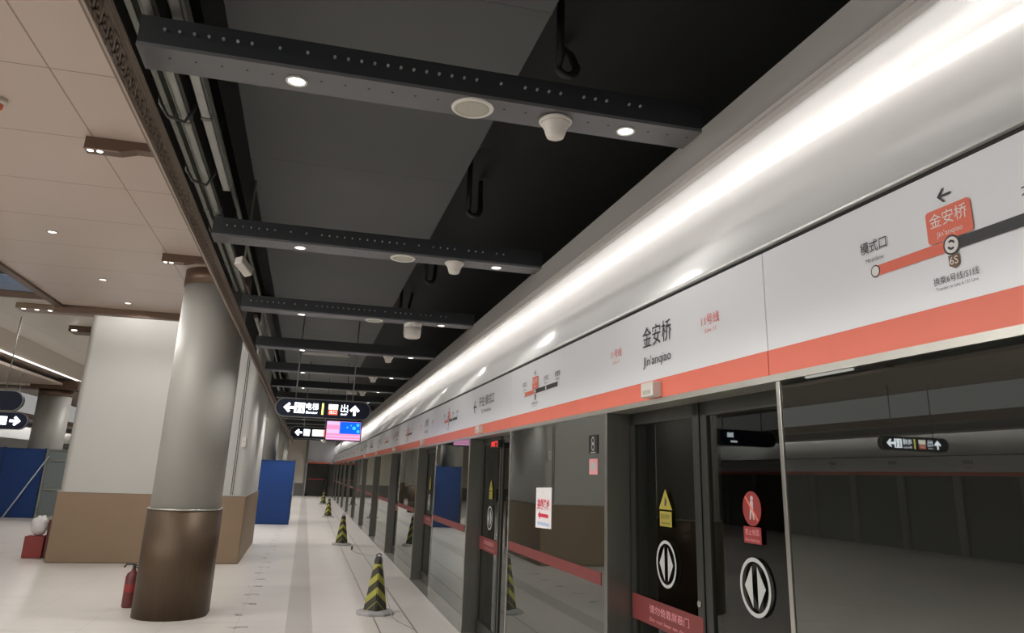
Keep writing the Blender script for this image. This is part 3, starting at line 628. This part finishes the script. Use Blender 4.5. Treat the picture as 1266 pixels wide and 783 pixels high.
# bronze light boxes on the raised ceiling
t = thing('light_bar', 'brown ceiling bar with a row of spotlights left of the block', 'light bar', (-5.7, 18.5, 5.05))
obj('bar', box(B(), -6.45, -4.6, 18.35, 18.85, 4.93, 5.05, .015), 'brownlt', t)
for k in range(7): obj('spotlight', lathe(B(), [(.001, -.006), (.035, -.006), (.045, 0)], (-6.3 + .26 * k, 18.42, 4.93), 16), 'soft_led', t)
for k in (0, 3, 6): spot(t, (-6.3 + .26 * k, 18.42, 4.9), 60, 150, .06)
t = thing('ceiling_box', 'small brown box under the raised ceiling beside the silver block', 'box', (-5.9, 21.3, 4.95))
obj('case', box(B(), -6.1, -5.4, 21.0, 21.6, 4.90, 5.05, .01), 'brown', t); obj('lens', box(B(), -6.02, -5.9, 20.995, 21.002, 4.915, 4.94), 'soft_led', t)
for i, x in enumerate((-3.7, -2.3)): downlight(x, 15.15, 5.05, '%s added downlight hidden above the bronze ceiling edge before the block' % ORD[i], 55, 165, .06, 'soft_led', 'added downlights before the block', 'brownlt')  # unseen pair added to light the front of the block

# ------------------------------------------------------------------ hanging direction signs
SU, SV = (1, 0, 0), (0, 0, 1)
def capsule(w_, h_): return rrect(w_, h_, h_ / 2 - .001, 10)
def sign(x, y, z, w_, h_, label, rods=True):
    t = thing('direction_sign', label, 'sign', (x, y, z))
    obj('case', plate(B(), capsule(w_, h_), (x, y + .12, z), SU, SV, .12), 'signcase', t)
    bm = B(); a = capsule(w_, h_); b = capsule(w_ - .03, h_ - .03)
    va = [bm.verts.new((x + p, y - .002, z + q)) for p, q in a]; vb = [bm.verts.new((x + p, y - .002, z + q)) for p, q in b]
    for k in range(len(a)): bm.faces.new((va[k], va[(k + 1) % len(a)], vb[(k + 1) % len(a)], vb[k]))
    obj('rim', bm, 'tray', t)
    if rods:
        for s in (-.3, .3): obj('hanger_rod', cyl(B(), (x + s * w_, y + .06, z + h_ / 2 - .005), (x + s * w_, y + .06, 4.7), .012, 8), 'tray', t)
    return t
def sbox(bm, x0, x1, z0, z1, y, d=.003): return box(bm, x0, x1, y - d, y - .0004, z0, z1)
def arrow_shape(d, r):
    pts = [(0, r), (r * .95, r * .02), (r * .62, -r * .30), (r * .24, r * .12), (r * .24, -r), (-r * .24, -r), (-r * .24, r * .12), (-r * .62, -r * .30), (-r * .95, r * .02)]
    if d == 'up': return pts[::-1]
    if d == 'left': return [(-b, a) for a, b in pts][::-1]
    return [(b, -a) for a, b in pts][::-1]
def put_arrow(t, d, x, y, z, r): obj('arrow', plate(B(), arrow_shape(d, r), (x, y - .001, z), SU, SV, .002), 'led', t)
def lift_icon(t, x, y, z, s):
    bm = B(); sbox(bm, x - s, x + s, z - s, z + s, y); o = obj('lift_icon', bm, 'led', t)
    bm = B()
    for dx, dz in ((-.62, .62), (.62, .62), (-.62, -.62), (.62, -.62)): plate(bm, circ(s * .16, 10), (x + dx * s * .85, y - .0035, z + dz * s), SU, SV, .001)
    for dx in (-.42, .42):
        plate(bm, circ(s * .13, 10), (x + dx * s, y - .0035, z + s * .22), SU, SV, .001); box(bm, x + dx * s - s * .12, x + dx * s + s * .12, y - .0045, y - .0035, z - s * .5, z + s * .05)
    obj('lift_symbol', bm, 'signcase', o)
def full_sign(x, y, z, w_, h_, label, flip=False):
    t = sign(x, y, z, w_, h_, label); k = -1 if flip else 1; L = w_ / 1.82
    X = lambda v: x + k * v * L
    put_arrow(t, 'right' if flip else 'left', X(-.655), y, z, .10 * L); lift_icon(t, X(-.455), y, z, .098 * L)
    text('电梯', .145 * L, (X(-.215), y - .003, z + .035 * L), SU, SV, 'led', t, width=.235 * L); text('Elevator', .07 * L, (X(-.215), y - .003, z - .075 * L), SU, SV, 'led', t, width=.22 * L)
    obj('divider', sbox(B(), X(-.015) - .018, X(-.015) + .018, z - .11 * L, z + .11 * L, y), 'ledy', t)
    obj('exit_plate', sbox(B(), X(.185) - .09 * L, X(.185) + .09 * L, z, z + .10 * L, y), 'ledcream', t)
    e = obj('line_plate', sbox(B(), X(.185) - .09 * L, X(.185) + .09 * L, z - .105 * L, z - .002, y), 'ledr', t); text('出口', .07 * L, (X(.185), y - .004, z - .052 * L), SU, SV, 'ledcream', e, width=.13 * L)
    text('出', .17 * L, (X(.40), y - .003, z + .03 * L), SU, SV, 'led', t, width=.14 * L); text('EXIT', .05 * L, (X(.40), y - .003, z - .085 * L), SU, SV, 'led', t, width=.12 * L)
    put_arrow(t, 'up', X(.60), y, z, .10 * L); return t
full_sign(.235, 15.5, 2.905, 1.82, .36, 'large illuminated navy sign with elevator icon and up arrow, nearest over the platform')
full_sign(-10.60, 16.0, 2.86, 2.0, .35, 'illuminated navy sign over the opposite platform, reflected in the nearest dark glass', True)
t = sign(.40, 22.0, 2.73, 1.78, .33, 'farther illuminated sign with left arrow and red panel, partly behind the screen')
put_arrow(t, 'left', -.27, 22.0, 2.73, .095); obj('lift_icon', sbox(B(), -.13, .03, 2.65, 2.82, 22.0), 'led', t); obj('exit_plate', sbox(B(), .10, .40, 2.65, 2.82, 22.0), 'ledcream', t)
e = obj('line_plate', sbox(B(), .41, .80, 2.63, 2.84, 22.0), 'ledr', t); text('出口', .15, (.58, 21.996, 2.735), SU, SV, 'ledcream', e, width=.24)
# passenger screen
t = thing('display_screen', 'small hanging screen with pink frame and blue picture below the large sign', 'screen', (.66, 15.6, 2.32)); y = 15.6
obj('case', box(B(), .31, 1.01, y, y + .08, 2.315, 2.71, .008), 'signcase', t); s = obj('display', box(B(), .33, .99, y - .002, y, 2.335, 2.69), 'scrp', t)
obj('picture', box(B(), .585, .985, y - .004, y - .002, 2.455, 2.685), 'scrb', s)
bm = B()
for cx, cz, r in ((.86, 2.57, .035), (.93, 2.63, .03), (.73, 2.58, .018), (.94, 2.51, .03), (.80, 2.62, .015)): plate(bm, circ(r, 12), (cx, y - .0042, cz), SU, SV, .0005)
obj('bright_patch', bm, 'scrc', s); bm = B(); box(bm, .335, .575, y - .004, y - .002, 2.46, 2.53); box(bm, .335, .575, y - .004, y - .002, 2.62, 2.685); box(bm, .335, .985, y - .004, y - .002, 2.40, 2.415); box(bm, .335, .985, y - .004, y - .002, 2.345, 2.36); obj('text_strip', bm, 'scrl', s)
for s_ in (.45, .87): obj('hanger_rod', cyl(B(), (s_, y + .04, 2.70), (s_, y + .04, 2.74), .012, 8), 'tray', t)
obj('hanger_bar', box(B(), .40, .92, y + .02, y + .06, 2.71, 2.73), 'tray', t)
# two signs of the opposite platform, seen at the left edge
t = sign(-6.75, 18.0, 2.92, 1.9, .42, 'upper navy sign with rounded end at the left edge'); obj('exit_plate', sbox(B(), -6.45, -6.27, 2.93, 3.05, 18.0), 'led', t); obj('text_strip', sbox(B(), -6.55, -6.36, 2.80, 2.85, 18.0), 'led', t)
t = sign(-9.15, 26.0, 2.86, 2.0, .50, 'lower illuminated sign with a right arrow at the left edge'); put_arrow(t, 'right', -8.48, 26.0, 2.86, .15); obj('lift_icon', sbox(B(), -8.92, -8.70, 2.74, 2.98, 26.0), 'led', t); obj('exit_plate', sbox(B(), -9.35, -9.05, 2.74, 2.98, 26.0), 'ledcream', t)
# small white dome camera under the far beams
t = thing('dome_camera', 'small white camera hanging under the far beams beneath the screen', 'camera', (.42, 26, 2.62))
obj('stem', cyl(B(), (.50, 26, 2.80), (.50, 26, 4.7), .012, 8), 'tray', t); obj('dome', lathe(B(), [(.02, .12), (.05, .09), (.085, .02), (.085, -.02), (.05, -.07), (.001, -.085)], (.50, 26, 2.70), 20), 'white', t)

# ------------------------------------------------------------------ far end: door in the end wall
t = thing('end_door', 'dark glazed door with red band in the far end wall', 'door', (.85, 57.3, 0))
bm = B(); box(bm, .14, .30, 57.25, 57.4, 0, 2.2); box(bm, 1.45, 1.60, 57.25, 57.4, 0, 2.2); box(bm, .14, 1.6, 57.25, 57.4, 2.1, 2.2); box(bm, .14, 1.6, 57.25, 57.4, 0, .15); obj('frame', bm, 'dsteel', t)
obj('glass_pane', box(B(), .28, 1.47, 57.32, 57.34, .1, 2.15), 'dsteel', t); obj('safety_band', box(B(), .28, 1.47, 57.30, 57.318, 1.1, 1.18), 'stred', t); obj('red_band', box(B(), .12, 1.7, 57.24, 57.26, 2.2, 2.31), 'red', t)

# ------------------------------------------------------------------ cones
def cone(x, y, label, rot):
    t = thing('traffic_cone', label, 'traffic cone', (x, y, 0), 'yellow and black cones along the platform edge'); t.rotation_euler = (0, 0, rot)
    def fr(bm, prof, n, a0=0):
        rg = [[bm.verts.new((x + r * math.cos(a0 + 2 * math.pi * k / n), y + r * math.sin(a0 + 2 * math.pi * k / n), z)) for k in range(n)] for r, z in prof]
        for u_, v_ in zip(rg, rg[1:]):
            for k in range(n): bm.faces.new((u_[k], u_[(k + 1) % n], v_[(k + 1) % n], v_[k]))
        bm.faces.new(rg[0][::-1]); bm.faces.new(rg[-1]); return bm
    bm = fr(B(), [(.25, 0), (.25, .025), (.215, .045), (.16, .05)], 8, math.pi / 8); obj('base', bm, 'greyrub', t)
    bm = fr(B(), [(.155, .05), (.15, .09), (.062, .62), (.058, .64)], 4, 0); es = [e for e in bm.edges if abs(e.verts[0].co.z - e.verts[1].co.z) > .02]; bmesh.ops.bevel(bm, geom=es, offset=.012, segments=2, affect='EDGES'); obj('body', bm, 'cone', t)
    bm = fr(B(), [(.052, .64), (.05, .665), (.036, .69)], 12); obj('cap', bm, 'black_rubber', t)
    bm = B(); p = [(x + .032 * math.cos(a), y, .695 + .03 * math.sin(a)) for a in [math.pi * k / 10 for k in range(11)]]; tube(bm, p, .008); obj('ring_handle', bm, 'black_rubber', t)
    return t
for i, (x, y) in enumerate(((1.06, 10.72), (1.06, 20.3), (1.06, 32.1), (1.14, 44.0))):
    c = cone(x, y, ('nearest striped cone, with a rope looped at its top', 'second striped cone along the platform edge', 'third striped cone along the platform edge', 'farthest tiny striped cone along the platform edge')[i], 0)
t = thing('rope', 'thin pale rope looped over the nearest cone and running up to one side', 'rope', (1.06, 10.72, .70))
obj('strand', tube(B(), [(.70, 10.75, .80), (.705, 10.75, .755), (.72, 10.76, .75), (.78, 10.76, .725), (.9, 10.74, .70), (1.0, 10.72, .70), (1.06, 10.70, .735), (1.09, 10.70, .69), (1.12, 10.66, .55), (1.17, 10.55, .25), (1.24, 10.4, .03), (1.30, 10.1, .008), (1.42, 9.6, .008)], .0045, 6), 'greyrub', t)
obj('tag', box(B(), .692, .712, 10.745, 10.755, .765, .815), 'black_rubber', t)

# ------------------------------------------------------------------ extinguisher, box, hoardings
x, y = -1.99, 11.35
t = thing('fire_extinguisher', 'dark red fire extinguisher standing behind the left of the round column', 'fire extinguisher', (x, y, 0))
obj('cylinder', lathe(B(), [(.001, 0), (.078, 0), (.085, .02), (.085, .36), (.07, .40), (.03, .43), (.03, .45)], (x, y, 0), 32), 'extred', t)
bm = B(); cyl(bm, (x, y, .44), (x, y, .50), .02, 12); box(bm, x - .02, x + .09, y - .012, y + .012, .49, .505); box(bm, x - .09, x + .02, y - .012, y + .012, .50, .515); cyl(bm, (x - .09, y, .515), (x - .12, y, .47), .01, 8); obj('valve', bm, 'black_rubber', t)
obj('hose', tube(B(), [(x + .03, y - .03, .48), (x + .09, y - .07, .44), (x + .10, y - .075, .3), (x + .095, y - .075, .15)], .012), 'black_rubber', t); obj('label_band', lathe(B(), [(.0856, .18), (.086, .19), (.086, .27), (.0856, .28)], (x, y, 0), 32), 'stred', t)
t = thing('extinguisher_box', 'red fire equipment box standing beside the left corner of the wide block', 'box', (-4.70, 17.0, 0))
obj('body', box(B(), -4.93, -4.60, 16.85, 17.2, 0, .385, .01), 'boxred', t); obj('back', box(B(), -4.59, -4.45, 16.9, 17.2, 0, .68, .01), 'extred', t)
bm = B(); bmesh.ops.create_icosphere(bm, subdivisions=3, radius=1)
for v in bm.verts:
    n = .12 * math.sin(7 * v.co.x + 3 * v.co.z) * math.cos(5 * v.co.y + 2 * v.co.z); v.co = Vector((-4.76 + .15 * v.co.x * (1 + n), 17.03 + .14 * v.co.y * (1 + n), .385 + max(0, .18 * (v.co.z + .95)) * (1 + n)))
for f in bm.faces: f.smooth = True
tag(obj('plastic_bag', bm, 'bag', origin=(-4.76, 17.03, .38)), 'crumpled white bag lying on top of the red box', 'bag')
def hoarding(x0, x1, y, h_, label):
    t = thing('hoarding_panel', label, 'hoarding', ((x0 + x1) / 2, y, 0))
    obj('sheet', box(B(), x0 + .03, x1 - .03, y, y + .04, .02, h_ - .02), 'hblue', t)
    for a in (x0, x1 - .05): obj('post', box(B(), a, a + .05, y - .012, y + .06, 0, h_ + .02), 'hblued', t)
    obj('top_rail', box(B(), x0 + .05, x1 - .05, y - .01, y + .05, h_ - .04, h_), 'hblued', t); obj('bottom_rail', box(B(), x0 + .05, x1 - .05, y - .01, y + .05, .0, .05), 'hblued', t)
    for a in (x0 + .02, x1 - .05): obj('foot', box(B(), a, a + .03, y + .06, y + .55, 0, .03), 'hblued', t)
    return t
hoarding(-1.50, -.335, 27.3, 2.03, 'blue hoarding panel standing on the platform beyond the block')
t = thing('hoarding_panel', 'side blue hoarding running back from the front blue panel', 'hoarding', (-.36, 28.6, 0)); obj('sheet', box(B(), -.40, -.36, 27.42, 30.0, .02, 2.01), 'hblue', t); obj('post', box(B(), -.41, -.35, 29.96, 30.02, 0, 2.03), 'hblued', t); obj('door_handle', box(B(), -.36, -.30, 28.5, 28.55, .9, 1.4), 'pole', t)
hoarding(-10.6, -9.35, 28.3, 2.12, 'blue hoarding panel at the extreme left edge of the picture'); hoarding(-9.35, -8.15, 28.3, 2.12, 'blue hoarding panel at the left beside the grey gate')
t = thing('site_gate', 'grey ribbed gate panel between blue hoarding and silver block', 'gate', (-7.3, 28.4, 0))
obj('sheet', box(B(), -8.13, -6.4, 28.36, 28.4, .04, 2.12), 'gate', t)
for z in (.04, .85, 1.75, 2.08): obj('rail', box(B(), -8.13, -6.4, 28.32, 28.36, z, z + .04), 'tray', t)
for a in (-8.13, -7.3, -6.45): obj('post', box(B(), a, a + .05, 28.30, 28.36, 0, 2.16), 'tray', t)
tag(obj('leaning_pole', cyl(B(), (-8.75, 27.4, .02), (-8.02, 28.22, 1.9), .022, 10), 'pole', origin=(-8.75, 27.4, .02)), 'pale thin pole leaning against the blue hoarding at left', 'pole')

# rails behind the screen doors
for i, xx in enumerate((3.2, 4.6)): struct('trim_%d' % (20 + i), box(B(), xx, xx + .07, YN, YF + 4, -1.3, -1.14), 'rail')
# two long unseen lamps added to light the headers, and a short hall lamp
for i, (x, y0, y1, z) in enumerate(((-6.2, -3, 8.5, 4.1), (-10.0, -4, 9, 4.0))):
    t = thing('linear_lamp', ('added unseen linear lamp in the recess left of the beige ceiling', 'added unseen linear lamp over the opposite platform')[i], 'lamp', (x, (y0 + y1) / 2, z))
    obj('housing', box(B(), x - .08, x + .08, y0, y1, z, z + .03), 'ring', t); obj('diffuser', box(B(), x - .05, x + .05, y0 + .02, y1 - .02, z - .10, z), 'fill_led', t)
    for a in (y0 + 1, y1 - 1): obj('hanger_rod', cyl(B(), (x, a, z + .03), (x, a, 4.46 if x > -8.4 else 4.3), .008, 8), 'tray', t)
t = thing('linear_lamp', 'short linear lamp in the hall, reflected at the top of the nearest dark glass', 'lamp', (-6.2, 13.2, 4.0))
obj('housing', box(B(), -6.26, -6.14, 12.5, 14.0, 4.0, 4.03), 'ring', t); obj('diffuser', box(B(), -6.23, -6.17, 12.52, 13.98, 3.96, 4.0), 'edge_led', t)
for a in (12.8, 13.7): obj('hanger_rod', cyl(B(), (-6.2, a, 4.03), (-6.2, a, 4.45), .008, 8), 'tray', t)
